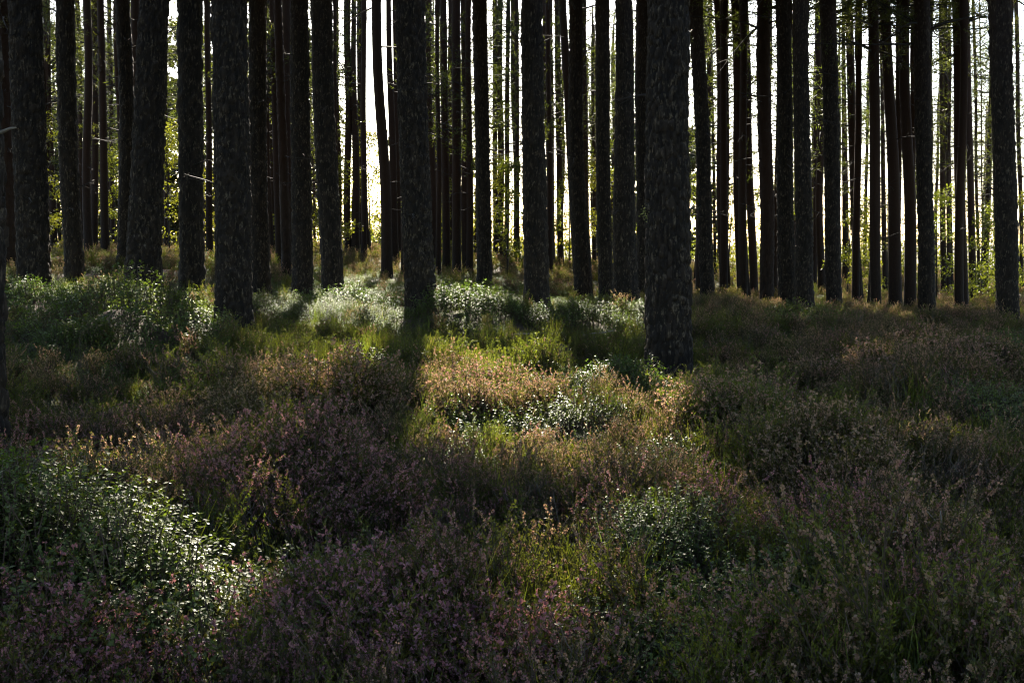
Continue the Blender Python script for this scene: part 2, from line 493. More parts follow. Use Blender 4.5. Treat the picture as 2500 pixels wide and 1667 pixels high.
def lit_at(p, least=0):
    """share of sun at the floor points p"""
    u, v = pix(p); u = u / DS; v = v / DS
    u = u + 150 * (fbm(p[:, 0] * 1.7 + 31, p[:, 1] * 1.1 + 7, 2) - .5); v = v + 60 * (fbm(p[:, 0] * 1.9 + 71, p[:, 1] * 1.3 + 47, 2) - .5)     # ragged edges
    w = fbm(p[:, 0] * 2.1 + 5, p[:, 1] * 1.5 + 3, 2)
    s = np.zeros(len(p), bool)
    for poly, a in LIT:
        if a < least: continue
        s |= inside(u, v, poly) & (w < .5 + (a - .5) * .5 if a < 1 else True)
    return s & (p[:, 1] > 1)

def floor_under_sun(c):
    """the floor point each canopy point c would shade"""
    g = np.zeros(len(c))
    for _ in range(4):
        t = (c[:, 2] - g) / SUN_DIR[2]
        p = c - SUN_DIR[None] * t[:, None]
        g = terrain(p[:, 0], p[:, 1]) + .22
    return np.stack([p[:, 0], p[:, 1], g], 1)

def sunny(c):
    """canopy points c that stand in the way of a sunlit patch"""
    p = floor_under_sun(c)
    s = lit_at(p)
    for dx, dy in ((.32, 0), (-.32, 0), (0, .45), (0, -.45)):
        s |= lit_at(p + np.array([dx, dy, 0]), .99)
    return s

# ------------------------------------------------------------------ trunks
def worley(u, v, wrap, seed):
    """cell noise, u wraps after `wrap` cells: edge distance and a value per cell"""
    r = np.random.default_rng(seed)
    T = r.random((wrap, 512, 3))
    ui = np.floor(u).astype(int); vi = np.floor(v).astype(int)
    f1 = np.full(u.shape, 9.); f2 = np.full(u.shape, 9.); cid = np.zeros(u.shape)
    for a in (-1, 0, 1):
        for b2 in (-1, 0, 1):
            t = T[(ui + a) % wrap, (vi + b2) % 512]
            dd = (ui + a + t[..., 0] - u) ** 2 + (vi + b2 + t[..., 1] - v) ** 2
            near = dd < f1
            f2 = np.where(near, f1, np.minimum(f2, dd))
            cid = np.where(near, t[..., 2], cid)
            f1 = np.where(near, dd, f1)
    return np.sqrt(f2) - np.sqrt(f1), cid

def trunk_mesh(name, ax, rad, zv, H, step, seed, material):
    """trunk about the line ax(z), radius rad(z); plated bark up to zv, plain above; origin at the foot"""
    r0 = rad(0.3)
    k = int(np.clip(2 * math.pi * r0 / step, 10, 130))
    zs = list(np.arange(-.5, zv, step * 1.35))
    zs += list(np.linspace(zv, H, 14))
    zs = np.array(zs); n = len(zs)
    th = np.arange(k) * 2 * math.pi / k
    TH, Z = np.meshgrid(th, zs)
    R = np.array([rad(z) for z in zs])[:, None] * np.ones((1, k))
    rr = np.random.default_rng(seed)
    ph = rr.random(6) * 6.28
    lobes = (np.sin(3 * TH + ph[0]) * .5 + np.sin(5 * TH + ph[1]) * .35 + np.sin(2 * TH + ph[2]) * .4)
    R *= 1 + .018 * lobes + .26 * np.exp(-np.maximum(Z - .12, 0) / .30) * (.75 + .55 * lobes)
    R *= 1 + .02 * (vnoise(Z * 1.1 + ph[3] * 9, TH * 0 + ph[4]) - .5)
    cell = np.zeros_like(R)
    if step < .06:
        wrap = max(6, int(2 * math.pi * r0 / .048))
        U = TH / (2 * math.pi) * wrap + .5 * np.sin(Z * 2.1 + ph[5])
        jit = .35 * (vnoise(TH * 6 + ph[1] * 7, Z * 9) - .5)
        e, cell = worley(U + jit, Z / .15 + 40 + jit, wrap, seed)
        e2, c2 = worley(U * 1.0 + .37, Z / .032 + 20, wrap, seed + 1)
        plate = np.clip(e / .30, 0, 1); plate = plate * plate * (3 - 2 * plate)
        amp = .027 * min(1.0, r0 / .2)
        R += .010 * (vnoise(TH * 5.5 + ph[2] * 5, Z * 1.6) - .5) + .016 * (vnoise(TH * 1.3 + ph[0], Z * 3.2 + 5) - .5)
        R += amp * (plate - .6) + amp * .9 * (cell - .5) * plate + .003 * np.clip(e2 / .4, 0, 1) + amp * .7 * (vnoise(TH * 9 + 3, Z * 14) - .5)
        cell = np.clip(cell * 1.5 - .6, 0, 1) * .8
    C = np.array([ax(z) for z in zs])
    V = np.stack([C[:, 0:1] + R * np.cos(TH), C[:, 1:2] + R * np.sin(TH), Z + C[:, 2:3] * 0], -1)
    i, j = np.meshgrid(np.arange(k), np.arange(n - 1))
    a = (j * k + i).ravel(); b2 = (j * k + (i + 1) % k).ravel()
    F = np.stack([a, b2, b2 + k, a + k], 1)
    return np_mesh(name, V.reshape(-1, 3), F, [material], smooth=True, attr={'cell': cell.ravel()})

# ------------------------------------------------------------------ crowns
def crown_geo(rng, ax, H, hb, nb, reach, ntuft, blades, bl, bw, zfine=-1, fine=(24, .15, .0075)):
    """limbs from hb to H with needle tufts; returns wood (v,f), needles (v,f) and the tuft of every needle blade"""
    wood = []
    hs = np.sort(hb + (H - hb) * rng.random(nb) ** .9)
    tc_, td_ = [], []
    for h in hs:
        s = (h - hb) / (H - hb)
        L = reach * (0.55 + .75 * math.sin(math.pi * min(1, .25 + .7 * s))) * (1 - .38 * s ** 2) * rng.uniform(.6, 1.15)
        az = rng.uniform(0, 6.283); up = rng.uniform(-.15, .55) + .25 * s
        d0 = np.array([math.cos(az) * math.cos(up), math.sin(az) * math.cos(up), math.sin(up)])
        p0 = np.append(ax(h)[:2], h)
        ts = np.linspace(0, 1, 5)
        bend = rng.normal(0, .16, 3) * L
        P = p0 + d0 * L * ts[:, None] + bend * (ts ** 2)[:, None] + np.array([0, 0, -.12 * L]) * (ts ** 2)[:, None]
        wg = Geo(); wood.append((wg, P))
        tube(wg, P, np.linspace(.028, .006, 5) * (reach / 1.8), 3)
        m = max(2, int(ntuft * L / reach))
        tt = rng.uniform(.3, 1.02, m)
        q0 = p0 + d0 * L * tt[:, None] + (bend + np.array([0, 0, -.12 * L])) * (tt ** 2)[:, None]
        off = rng.normal(0, 1, (m, 3)) * np.array([.22, .22, .12]) * reach * (.35 + .4 * tt)[:, None]
        tc_.append(q0 + off); td_.append(unit(off + d0 * .4 + np.array([0, 0, .25])))
        for a in range(0, m, 3):
            tube(wg, [q0[a] , q0[a] + off[a]], [.008, .004], 3)
    tc_ = np.concatenate(tc_); td_ = np.concatenate(td_)
    sel = tc_[:, 2] < zfine
    VS, ids = [], []
    for m_, (K, l0, w0) in ((~sel, (blades, bl, bw)), (sel, fine)):     # fine needles where the crown can be seen, boughs above
        c0, d0 = tc_[m_], td_[m_]; n_ = len(c0)
        d = unit(d0[:, None] * .75 + rng.normal(0, .75, (n_, K, 3)))
        side = unit(np.cross(d, rng.normal(0, 1, (n_, K, 3))))
        l = l0 * rng.uniform(.6, 1.3, (n_, K, 1)); w = w0 * rng.uniform(.6, 1.3, (n_, K, 1))
        c = c0[:, None] + rng.normal(0, l0 * .28, (n_, K, 3))
        V = np.stack([c, c + d * l * .55 + side * w, c + d * l, c + d * l * .5 - side * w * .8], 2)     # a pointed blade
        V = V.reshape(-1, 4, 3)
        VS.append(V if m_ is not sel else np.stack([V[:, 0] * .5 + V[:, 3] * .5, V[:, 1], V[:, 2]], 1)); ids.append(np.repeat(np.nonzero(m_)[0], K))
    return [(g_.get(), P_[2:]) for g_, P_ in wood], VS, tc_, ids

def blades_mesh(V):
    n = len(V)
    i = np.arange(n) * 4
    return V.reshape(-1, 3), np.concatenate([np.stack([i, i + 1, i + 2], 1), np.stack([i, i + 2, i + 3], 1)])

def crown_mesh(name, geo, base, leafmat, cache=None):
    wood, VS, tcs, ids = geo
    keep = ~sunny(tcs + base)
    if keep.all() and cache is not None and cache.get(id(geo)): return cache[id(geo)]     # an untouched crown is shared
    whole = keep.all()
    mid = np.concatenate([m for _, m in wood])
    gone = sunny(mid + base).reshape(len(wood), -1).sum(1) >= 2
    g = Geo(); nw = 0
    for ((wv, wf), _), x_ in zip(wood, gone):
        if not x_: g.add(wv, wf); nw += len(wf)
    lv, lf = blades_mesh(VS[0][keep[ids[0]]]); g.add(lv, lf)
    T = VS[1][keep[ids[1]]]; g.add(T.reshape(-1, 3), np.arange(len(T) * 3).reshape(-1, 3))
    v, f = g.get()
    mi = np.ones(len(f)); mi[:nw] = 0
    me = np_mesh(name, v, f, [M_DARKWOOD, leafmat], mi)
    if whole and cache is not None: cache[id(geo)] = me
    return me

# dead side branches, a few shapes shared by all trunks; they grow along +X
def twig_mesh(seed, L):
    r = np.random.default_rng(seed); g = Geo()
    ts = np.linspace(0, 1, 7)
    b2 = r.normal(0, .10, (2, 3)) * L
    P = np.stack([ts * L, 0 * ts, 0 * ts], 1) + b2[0] * (ts ** 2)[:, None] + b2[1] * (np.sin(ts * 5))[:, None] * .4 + np.array([0, 0, -.18 * L]) * (ts ** 2)[:, None]
    tube(g, P, np.linspace(.016, .004, 7), 4)
    for a in range(int(3 + L * 5)):
        i = r.integers(2, 6); d = unit(np.array([.7, r.normal(0, .8), r.normal(-.1, .7)])); l = L * r.uniform(.12, .4)
        tube(g, [P[i], P[i] + d * l * .5 + r.normal(0, .02, 3), P[i] + d * l + r.normal(0, .05, 3)], [.007, .005, .003], 3)
    v, f = g.get()
    return np_mesh('dead_branch', v, f, [M_DARKWOOD])
TWIGS = [twig_mesh(100 + i, L) for i, L in enumerate((.12, .25, .45, .7, .9, 1.2, 1.5))]

def grow_pine(t, i, label, group, fine):
    """t: foot, top point, radii"""
    base = np.array([t['Pb'][0], t['Pb'][1], float(terrain(t['Pb'][0], t['Pb'][1]))])
    rng = np.random.default_rng(1000 + i)
    zt = t['Pt'][2] - base[2]
    z0 = t['Pb'][2] - base[2]
    sl = (t['Pt'][:2] - t['Pb'][:2]) / max(zt - z0, .5)
    sl = np.array([sl[0], rng.normal(0, .006)])
    off = t['Pb'][:2] - base[:2]
    H = t.get('H', rng.uniform(17, 20.5))
    wob = rng.normal(0, .028, 2)
    def ax(z):
        return np.array([sl[0] * (z - z0) + wob[0] * math.sin(z * .75 + wob[1] * 90), sl[1] * (z - z0) + wob[1] * math.sin(z * .7 + 1), 0])
    rb, rt = t['rb'], t['rt']
    def rad(z):
        if z <= zt: return rb + (rt - rb) * max(z, 0) / zt
        return max(.03, rt * (1 - (z - zt) / max(H - zt, 1)) + .03)
    root = bpy.data.objects.new('pine_tree', None); COL.objects.link(root)
    root.location = base; root.empty_display_size = .3
    tag(root, label, 'pine tree', group)
    d = t['d']
    step = .0135 if d < 13.5 else (.021 if d < 18.5 else (.040 if d < 34 else (.07 if d < 43 else .26)))
    red = d > 33 or 'red' in t['text'] or 'orange' in t['text']
    link('trunk', trunk_mesh('trunk', ax, rad, min(zt + .4, H - 2), H, step, i * 7 + 3, BARK_RED if red else BARK), root)
    hb = H * t.get('hb', rng.uniform(.44, .56) if d < 43 else rng.uniform(.22, .45))
    ztop = CAM_Z + .216 * d - base[2] + 1.2        # what the frame can show of it
    if d > 43:
        g = crown_geo(rng, ax, H, hb * .9, 44, 2.0, 10, 4, .55, .18, ztop, (7, .24, .026))
    else:
        g = crown_geo(rng, ax, H, hb * .9, 48, 2.4, 13, 6, .46, .13, ztop, (18, .18, .014))
    link('crown', crown_mesh('crown', g, base, M_NEEDLE), root)
    nbr = 0 if t['key'] == 'A' else (3 if d < 20 else (6 if d < 60 else 3))
    for _ in range(nbr):
        z = rng.uniform(.28, 1.05) * min(zt, hb + 2); z = max(z, 1.0)
        az = rng.uniform(0, 6.283)
        k = rng.integers(0, 3) if z < 2.5 or d < 27 else rng.integers(1, 7)
        o = link('branch', TWIGS[k], root)
        a = ax(z)
        o.location = (a[0] + math.cos(az) * rad(z) * .9, a[1] + math.sin(az) * rad(z) * .9, z)
        o.rotation_euler = (rng.uniform(-.5, .5), rng.uniform(-.5, .25), az)
    return root, ax, rad, base

trees.sort(key=lambda t: t['px'])
# far pines that fill the gaps behind, seen as slim trunks
far = []
FARX = [112, 120, 128, 136, 205, 232, 262, 276, 300, 335, 345, 402, 512, 655, 664, 681, 731, 770, 823, 880, 888, 897, 985, 1052, 1062, 1072, 1090, 1135, 1148,
        1160, 1195, 1236, 1263, 1345, 1372, 1432, 1498, 1543, 1560, 1700, 1725, 1757, 1775, 1893, 1930, 1990, 2050, 2112, 2140, 2268, 2318, 2408, 2447]
for k, x in enumerate(FARX):
    d = RNG.uniform(44, 78)
    if x < 140: d = 50
    w = RNG.uniform(.19, .30)
    g = at(x, 600, d); z = float(terrain(g[0], g[1]))
    lean = RNG.normal(-.006, .012)
    far.append(dict(d=d, Pb=np.array([g[0], d, z]), Pt=np.array([g[0] + lean * 11, d, z + 11]), rb=w / 2, rt=w / 2 * .75, key=None, text='slim reddish', px=x, H=RNG.uniform(14, 17.5)))

# more of them deeper in the wood, packed on the left
for k in range(88):
    x = RNG.uniform(0, 810) if k < 40 else (RNG.uniform(930, 1200) if k < 52 else (RNG.uniform(1320, 1780) if k < 68 else RNG.uniform(1850, 2480)))
    d = RNG.uniform(56, 96); w = RNG.uniform(.18, .30)
    g = at(x, 600, d); z = float(terrain(g[0], g[1])); lean = RNG.normal(-.006, .012)
    far.append(dict(d=d, Pb=np.array([g[0], d, z]), Pt=np.array([g[0] + lean * 11, d, z + 11]), rb=w / 2, rt=w / 2 * .75, key=None, text='slender dim', px=x, H=RNG.uniform(13, 17)))

# an added second row behind the right-hand crest, its high crowns shading the floor
for x in (1620, 1712, 1768, 1815, 1868, 1922, 1963, 2030, 2092, 2135, 2190, 2225, 2262, 2345, 2455, 700, 1320):
    d = RNG.uniform(33, 43)
    g = at(x, 650, d); z = float(terrain(g[0], g[1]))
    far.append(dict(d=d, Pb=np.array([g[0], d, z]), Pt=np.array([g[0] - .15, d, z + 9]), rb=.14, rt=.11, key=None, text='dark half-hidden', px=x, hb=.68, H=RNG.uniform(15, 18)))

def name_between(px, anchors):
    l = [a for a in anchors if a['px'] < px]
    return l[-1] if l else None

anchors = [t for t in trees if t['key']]
count = {}
allpines = [(t, False) for t in trees] + [(t, True) for t in far]
allpines.sort(key=lambda a: a[0]['px'])
for n, (t, isfar) in enumerate(allpines):
    if t['key']:
        label = t['text']
    else:
        a = name_between(t['px'], anchors)
        tier = ('deepest' if t['text'] == 'slender dim' else 'distant') if isfar else ('near' if t['d'] < 24 else 'middle-distance')
        k = count.get((a['key'], tier), 0); count[(a['key'], tier)] = k + 1
        label = '%s pine, %s %s one right of %s' % (t['text'], ORD[k], tier, SHORT[a['key']])
    r = grow_pine(t, n, label, 'distant slim pines' if isfar else 'pines of the front rows', t['d'] > 27)
    if t['key'] == 'L': BIG = r
    if t['key'] == 'A': EDGE = r

# a yellow lichen tuft on the left side of the largest trunk, seen against the dark
root, ax, rad, base = BIG
g = Geo()
r = np.random.default_rng(3)
zl = at(1581, 521, base[1])[2] - base[2]
for _ in range(90):
    o = r.normal(0, 1, 3) * np.array([.02, .02, .04]); d_ = unit(r.normal(0, 1, 3)) * .022
    s_ = unit(np.cross(d_, r.normal(0, 1, 3))) * .007
    g.add([o, o + d_ + s_, o + d_ - s_], [(0, 1, 2)])
v, f = g.get()
o = link('lichen_tuft', np_mesh('lichen_tuft', v, f, [M_MOSSY]), root)
a = ax(zl); o.location = (a[0] - rad(zl) - .012, a[1] - .04, zl)
o['label'] = 'pale yellow lichen tuft'

# ------------------------------------------------------------------ the wood goes on beside and behind the camera
r = np.random.default_rng(77)
spots = []
while len(spots) < 54:
    x, y = r.uniform(-32, 32), r.uniform(-30, 40)
    if y > 0 and abs(x) < .47 * y + 4.3: continue
    if math.hypot(x, y + 1) < 7.5: continue
    if any((x - a) ** 2 + (y - b2) ** 2 < 5.0 for a, b2 in spots): continue
    spots.append((x, y))
side_tr = [trunk_mesh('trunk', lambda z: np.array([.01 * z, 0, 0]), lambda z: max(.03, .22 * (1 - z / 17.5) + .02), 1.0, 17, .12, 501 + s, BARK) for s in range(3)]
side_g = [crown_geo(np.random.default_rng(600 + s), lambda z: np.array([.01 * z, 0, 0]), 17, 6.0, 50, 2.6, 11, 5, .6, .18) for s in range(3)]
SIDE_CACHE = {}
for s, (x, y) in enumerate(spots):
    root = bpy.data.objects.new('pine_tree', None); COL.objects.link(root)
    root.location = (x, y, float(terrain(x, y)))
    tag(root, 'pine of the surrounding wood standing outside the picture', 'pine tree', 'pines standing outside the picture')
    link('trunk', side_tr[s % 3], root)
    link('crown', crown_mesh('crown', side_g[s % 3], np.array(root.location), M_NEEDLE, SIDE_CACHE), root)

# ------------------------------------------------------------------ yellow-green young trees beyond the front rows
def leaf_blob(rng, n, cx, cz, rx, rz, bl, bw):
    u = unit(rng.normal(0, 1, (n, 3))) * (rng.random((n, 1)) ** .45)
    c = u * np.array([rx, rx, rz]) + np.array([cx[0], cx[1], cz])
    d = unit(rng.normal(0, 1, (n, 3)) + np.array([0, 0, -.2])); s = unit(np.cross(d, rng.normal(0, 1, (n, 3))))
    l = bl * rng.uniform(.6, 1.4, (n, 1)); w = bw * rng.uniform(.6, 1.3, (n, 1))
    return np.stack([c, c + d * l * .5 + s * w, c + d * l, c + d * l * .5 - s * w], 1)

YOUNG = [(100, 46, 5.5), (285, 52, 4.5), (415, 44, 5.0), (500, 50, 4.0), (640, 56, 6.0), (690, 60, 5), (815, 48, 5.0), (862, 62, 7.0), (905, 58, 6.5), (1000, 64, 5),
         (1060, 55, 5.5), (1145, 60, 5), (1200, 52, 5.5), (1240, 46, 4.8), (1345, 60, 5.2), (1390, 56, 5.0), (1445, 50, 5.5), (1500, 58, 5), (1580, 60, 4.5), (1700, 60, 5),
         (1775, 52, 5.5), (1840, 60, 5.0), (1895, 55, 4.5), (1990, 58, 5), (2070, 50, 5.0), (2110, 46, 4.6), (2170, 60, 5.0), (2230, 62, 4.5), (2290, 48, 5.0), (2350, 58, 5.0),
         (2400, 52, 4.4), (2440, 46, 4.2), (2480, 56, 5)]
anch_all = anchors
ycount = {}
for k, (x, d, h) in enumerate(YOUNG):
    rng = np.random.default_rng(2000 + k)
    g = at(x, 640, d); bx_, by_ = g[0], d
    bz = float(terrain(bx_, by_))
    root = bpy.data.objects.new('young_tree', None); COL.objects.link(root)
    root.location = (bx_, by_, bz)
    a = name_between(x, anchors)
    kk = ycount.get(a['key'], 0); ycount[a['key']] = kk + 1
    tag(root, '%s backlit yellow-green young tree showing low down right of %s' % (ORD[kk], SHORT[a['key']]), 'young tree', 'young trees lit from behind')
    w = Geo()
    lean = rng.normal(0, .04, 2)
    tube(w, [(lean[0] * z, lean[1] * z, z) for z in np.linspace(-.3, h, 7)], np.linspace(.05, .008, 7), 5)
    B = []
    for _ in range(int(11 + h * 3)):
        z = h * rng.uniform(.06, 1.0); L = (1.15 - .7 * z / h) * rng.uniform(.5, 1.2) * h / 5
        az = rng.uniform(0, 6.283)
        e = np.array([math.cos(az) * L, math.sin(az) * L, z + L * rng.uniform(0, .5)])
        s0 = np.array([lean[0] * z, lean[1] * z, z])
        tube(w, [s0, (s0 + e) / 2 + [0, 0, .05], e], [.014, .01, .005], 3)
        B.append(leaf_blob(rng, 75, e[:2] * .85 + s0[:2] * .15, e[2], .42, .30, .10, .035))
    v, f = w.get(); link('trunk', np_mesh('trunk', v, f, [M_DARKWOOD]), root)
    V = np.concatenate(B)
    v, f = blades_mesh(V); link('crown', np_mesh('crown', v, f, [M_SAPLING]), root)

# the wood's far edge: a broken mass of foliage that closes the horizon
rng = np.random.default_rng(9)
B = []
for _ in range(430):
    x = rng.uniform(-75, 75) if _ < 300 else rng.uniform(-48, -2); y = rng.uniform(98, 128)
    z = float(terrain(x, y)); hh = rng.uniform(1.0, 5.5) * (2.0 if x < -12 else (1.3 if x < -2 else .85))
    if rng.random() < .22: hh *= 1.6
    B.append(leaf_blob(rng, 120, (x, y), z + hh * .5, rng.uniform(.9, 2.0), hh * .6, .30, .10))
v, f = blades_mesh(np.concatenate(B))
B2 = []
for _ in range(620):
    k = rng.random()
    x = rng.uniform(-50, -14.0) if k < .72 else (rng.uniform(-9.8, -3.2) if k < .86 else rng.uniform(7.5, 15.5))
    y = rng.uniform(84, 97); z = float(terrain(x, y))
    top = 17.0 if x < -13 else 10.0
    B2.append(leaf_blob(rng, 135, (x, y), z + top * rng.random() ** 1.2, rng.uniform(.8, 1.9), rng.uniform(.5, 1.1), .46, .135))
v2, f2 = blades_mesh(np.concatenate(B2))
o = link('far_pine_foliage', np_mesh('far_pine_foliage', v2, f2, [M_SHADED_NEEDLE]))
o['kind'] = 'stuff'; tag(o, 'dim mass of distant pine boughs filling the gaps at left', 'foliage')
o = link('far_treeline', np_mesh('far_treeline', v, f, [M_SAPLING]))
o['kind'] = 'stuff'; tag(o, 'hazy mass of yellow-green foliage closing the far side of the wood', 'foliage')

# ------------------------------------------------------------------ plant templates (parts: stems, leaves or blossom)
def curved(rng, h, lean, n=5):
    az = rng.uniform(0, 6.283); L = lean * rng.uniform(.3, 1.2)
    ts = np.linspace(0, 1, n)
    b2 = rng.normal(0, .05, 2) * h
    return np.stack([math.cos(az) * L * ts ** 1.4 + b2[0] * np.sin(ts * 3), math.sin(az) * L * ts ** 1.4 + b2[1] * np.sin(ts * 3), h * ts], 1)

def ribbon(g, P, w):
    s = unit(np.cross(np.gradient(P, axis=0), np.random.default_rng(int(abs(P[-1, 0]) * 1e6) % 9999).normal(0, 1, 3)))
    w = np.broadcast_to(w, (len(P),))[:, None]
    V = np.concatenate([P - s * w, P + s * w]); n = len(P)
    f = []
    for i in range(n - 1): f += [(i, i + 1, n + i + 1), (i, n + i + 1, n + i)]
    g.add(V, f)

def flecks(g, c, d, l, w, rng, q=1):
    """small pointed leaves or petals at c along d"""
    n = len(c)
    s = unit(np.cross(d, rng.normal(0, 1, (n, 3))))
    if q < 1:
        V = np.stack([c - s * w * .6, c + d * l * .5 + s * w, c + d * l], 1); g.add(V.reshape(-1, 3), np.arange(n * 3).reshape(-1, 3)); return
    V = np.stack([c, c + d * l * .5 + s * w, c + d * l, c + d * l * .5 - s * w], 1)
    v, f = blades_mesh(V); g.add(v, f)

def heather(seed, h, spread, stems, flower, q=1):
    rng = np.random.default_rng(seed); big = 1 if q == 1 else (1.25 / q) ** .5
    S, G, B = Geo(), Geo(), Geo()
    for _ in range(stems):
        hh = h * rng.uniform(.55, 1.1)
        P = curved(rng, hh, spread) + np.append(rng.normal(0, spread * .35, 2), 0)
        ribbon(S, P if q == 1 else P[::2], np.linspace(.0028, .0014, 5 if q == 1 else 3))
        tips = [(P[2:], 1.0)]
        for _ in range(rng.integers(4, 7)):
            i = rng.integers(1, 4); p0 = P[i] + (P[i + 1] - P[i]) * rng.random()
            d = unit(np.append(rng.normal(0, .55, 2), 1.0)); l = hh * rng.uniform(.14, .38)
            Q = np.stack([p0, p0 + d * l * .5 + rng.normal(0, .006, 3), p0 + d * l + rng.normal(0, .012, 3)])
            if q == 1: ribbon(S, Q, np.array([.0018, .0014, .001]))
            tips.append((Q, l / hh * 2))
        for Q, s in tips:
            m = int((10 + 10 * min(1, s)) * q); t = rng.random(m) ** .8 * (len(Q) - 1.01)
            i = t.astype(int); c = Q[i] + (Q[i + 1] - Q[i]) * (t - i)[:, None]
            d = unit(rng.normal(0, .6, (m, 3)) + np.array([0, 0, 1.0]))
            flecks(G, c, d, .016 * big, .0028 * big, rng, q)
            if rng.random() < flower:
                m = int((12 + 10 * min(1, s)) * q); t = (1 - .38 * rng.random(m)) * (len(Q) - 1.01)
                i = t.astype(int); c = Q[i] + (Q[i + 1] - Q[i]) * (t - i)[:, None]
                d = unit(rng.normal(0, 1, (m, 3)) + np.array([0, 0, .1]))
                flecks(B, c, d, .0085 * big, .0050 * big, rng, q)
    return dict(stems=S.get(), leaves=G.get(), blossom=B.get())

def lingon(seed, h, spread, sprigs, leaves, ls=.017, low=False):
    rng = np.random.default_rng(seed)
    S, G = Geo(), Geo()
    for _ in range(sprigs):
        hh = h * rng.uniform(.6, 1.1)
        P = curved(rng, hh, spread * .7) + np.append(rng.normal(0, spread * .5, 2), 0)
        ribbon(S, P[::2] if low else P, np.linspace(.0022, .0014, 3 if low else 5))
        m = leaves
        t = (1 - .72 * rng.random(m) ** 1.5) * (len(P) - 1.01); i = t.astype(int)
        c = P[i] + (P[i + 1] - P[i]) * (t - i)[:, None]
        az = rng.uniform(0, 6.283, m); el = rng.uniform(-.25, .8, m)
        d = np.stack([np.cos(az) * np.cos(el), np.sin(az) * np.cos(el), np.sin(el)], 1)
        s = unit(np.cross(d, np.array([0, 0, 1.0])) + rng.normal(0, .22, (m, 3)))
        nn = unit(np.cross(s, d))
        L = ls * rng.uniform(.7, 1.25, (m, 1)); w = L * .30
        if low:      # a leaf folded along its midrib
            V = np.stack([c, c + d * L * .5 + s * w * 1.15 + nn * L * .08, c + d * L * 1.05, c + d * L * .5 - s * w * 1.15 + nn * L * .08], 1)
            v_, f_ = blades_mesh(V); G.add(v_, f_); continue
        # an oval leaf, cupped along its midrib
        V = np.stack([c, c + d * L * .3 + s * w + nn * L * .07, c + d * L * .75 + s * w * .9 + nn * L * .06, c + d * L * 1.05 - nn * L * .05,
                      c + d * L * .75 - s * w * .9 + nn * L * .06, c + d * L * .3 - s * w + nn * L * .07], 1).reshape(-1, 3)
        k = np.arange(m) * 6
        F = np.concatenate([np.stack([k, k + 1, k + 2], 1), np.stack([k, k + 2, k + 3], 1), np.stack([k, k + 3, k + 4], 1), np.stack([k, k + 4, k + 5], 1)])
        G.add(V, F)
    return dict(stems=S.get(), leaves=G.get())

def grass(seed, h, spread, n):
    rng = np.random.default_rng(seed); G = Geo()
    for _ in range(n):
        P = curved(rng, h * rng.uniform(.5, 1.1), spread, 4) + np.append(rng.normal(0, spread * .35, 2), 0)
        ribbon(G, P, np.array([.0022, .002, .0015, .0004]))
    return dict(leaves=G.get())

HEATHER = [heather(10 + i, h, .12, n, .68) for i, (h, n) in enumerate([(.30, 20), (.36, 22), (.26, 20), (.40, 18)])]
GREENH = [heather(30 + i, h, .10, n, .12) for i, (h, n) in enumerate([(.28, 22), (.36, 20)])]
LINGON = [lingon(50 + i, h, .12, 18, 22, .0145) for i, h in enumerate((.15, .20, .24))]
HEATHER_MID = [heather(10 + i, h, .12, n, .68, .36) for i, (h, n) in enumerate([(.30, 20), (.36, 22), (.26, 20), (.40, 18)])]
HEATHER_LOW = [heather(10 + i, h, .12, n, .68, .25) for i, (h, n) in enumerate([(.30, 20), (.36, 22)])]
GREENH_LOW = [heather(30 + i, h, .10, n, .12, .25) for i, (h, n) in enumerate([(.28, 22), (.36, 20)])]
LINGON_MID = [lingon(50 + i, h, .12, 16, 15, .0160, True) for i, h in enumerate((.15, .20, .24))]
LINGON_LOW = [lingon(50 + i, h, .12, 14, 12, .021, True) for i, h in enumerate((.15, .20, .24))]
GRASS = [grass(70 + i, h, .13, 34) for i, h in enumerate((.24, .34))]

def template(name, T, mats):
    vs, fs, mi = [], [], []; n = 0
    used = []
    for part, (v, f) in T.items():
        if len(v) == 0: continue
        vs.append(v); fs.append(f + n); n += len(v); mi.append(np.full(len(f), len(used))); used.append(mats[part])
    return bpy.data.objects.new(name, np_mesh(name, np.concatenate(vs), np.concatenate(fs), used, np.concatenate(mi)))

HM = dict(stems=M_STEM, leaves=M_HGREEN, blossom=M_BLOOM)
LM = dict(stems=M_STEM, leaves=M_LINGON)
GM = dict(leaves=M_GRASS)
T_HEATHER = [template('heather_plant', t, HM) for t in HEATHER]
T_GREENH = [template('green_heather_plant', t, HM) for t in GREENH]
M_GREYSTEM, nt, b, _ = mat('dead_heather_wood')
b.inputs['Roughness'].default_value = .85
nt.links.new(mix(nt, noise(nt, 50, 3), (.05, .038, .028), (.15, .115, .085)), b.inputs['Base Color'])
def dead_only(T): return dict(stems=T['stems'])
T_DEADH = [template('dead_heather_plant', dead_only(heather(90 + i, h, .16, 26, 0)), dict(stems=M_GREYSTEM)) for i, h in enumerate((.30, .38))]
T_LINGON = [template('lingonberry_plant', t, LM) for t in LINGON]
T_GRASS = [template('grass_tuft', t, GM) for t in GRASS]

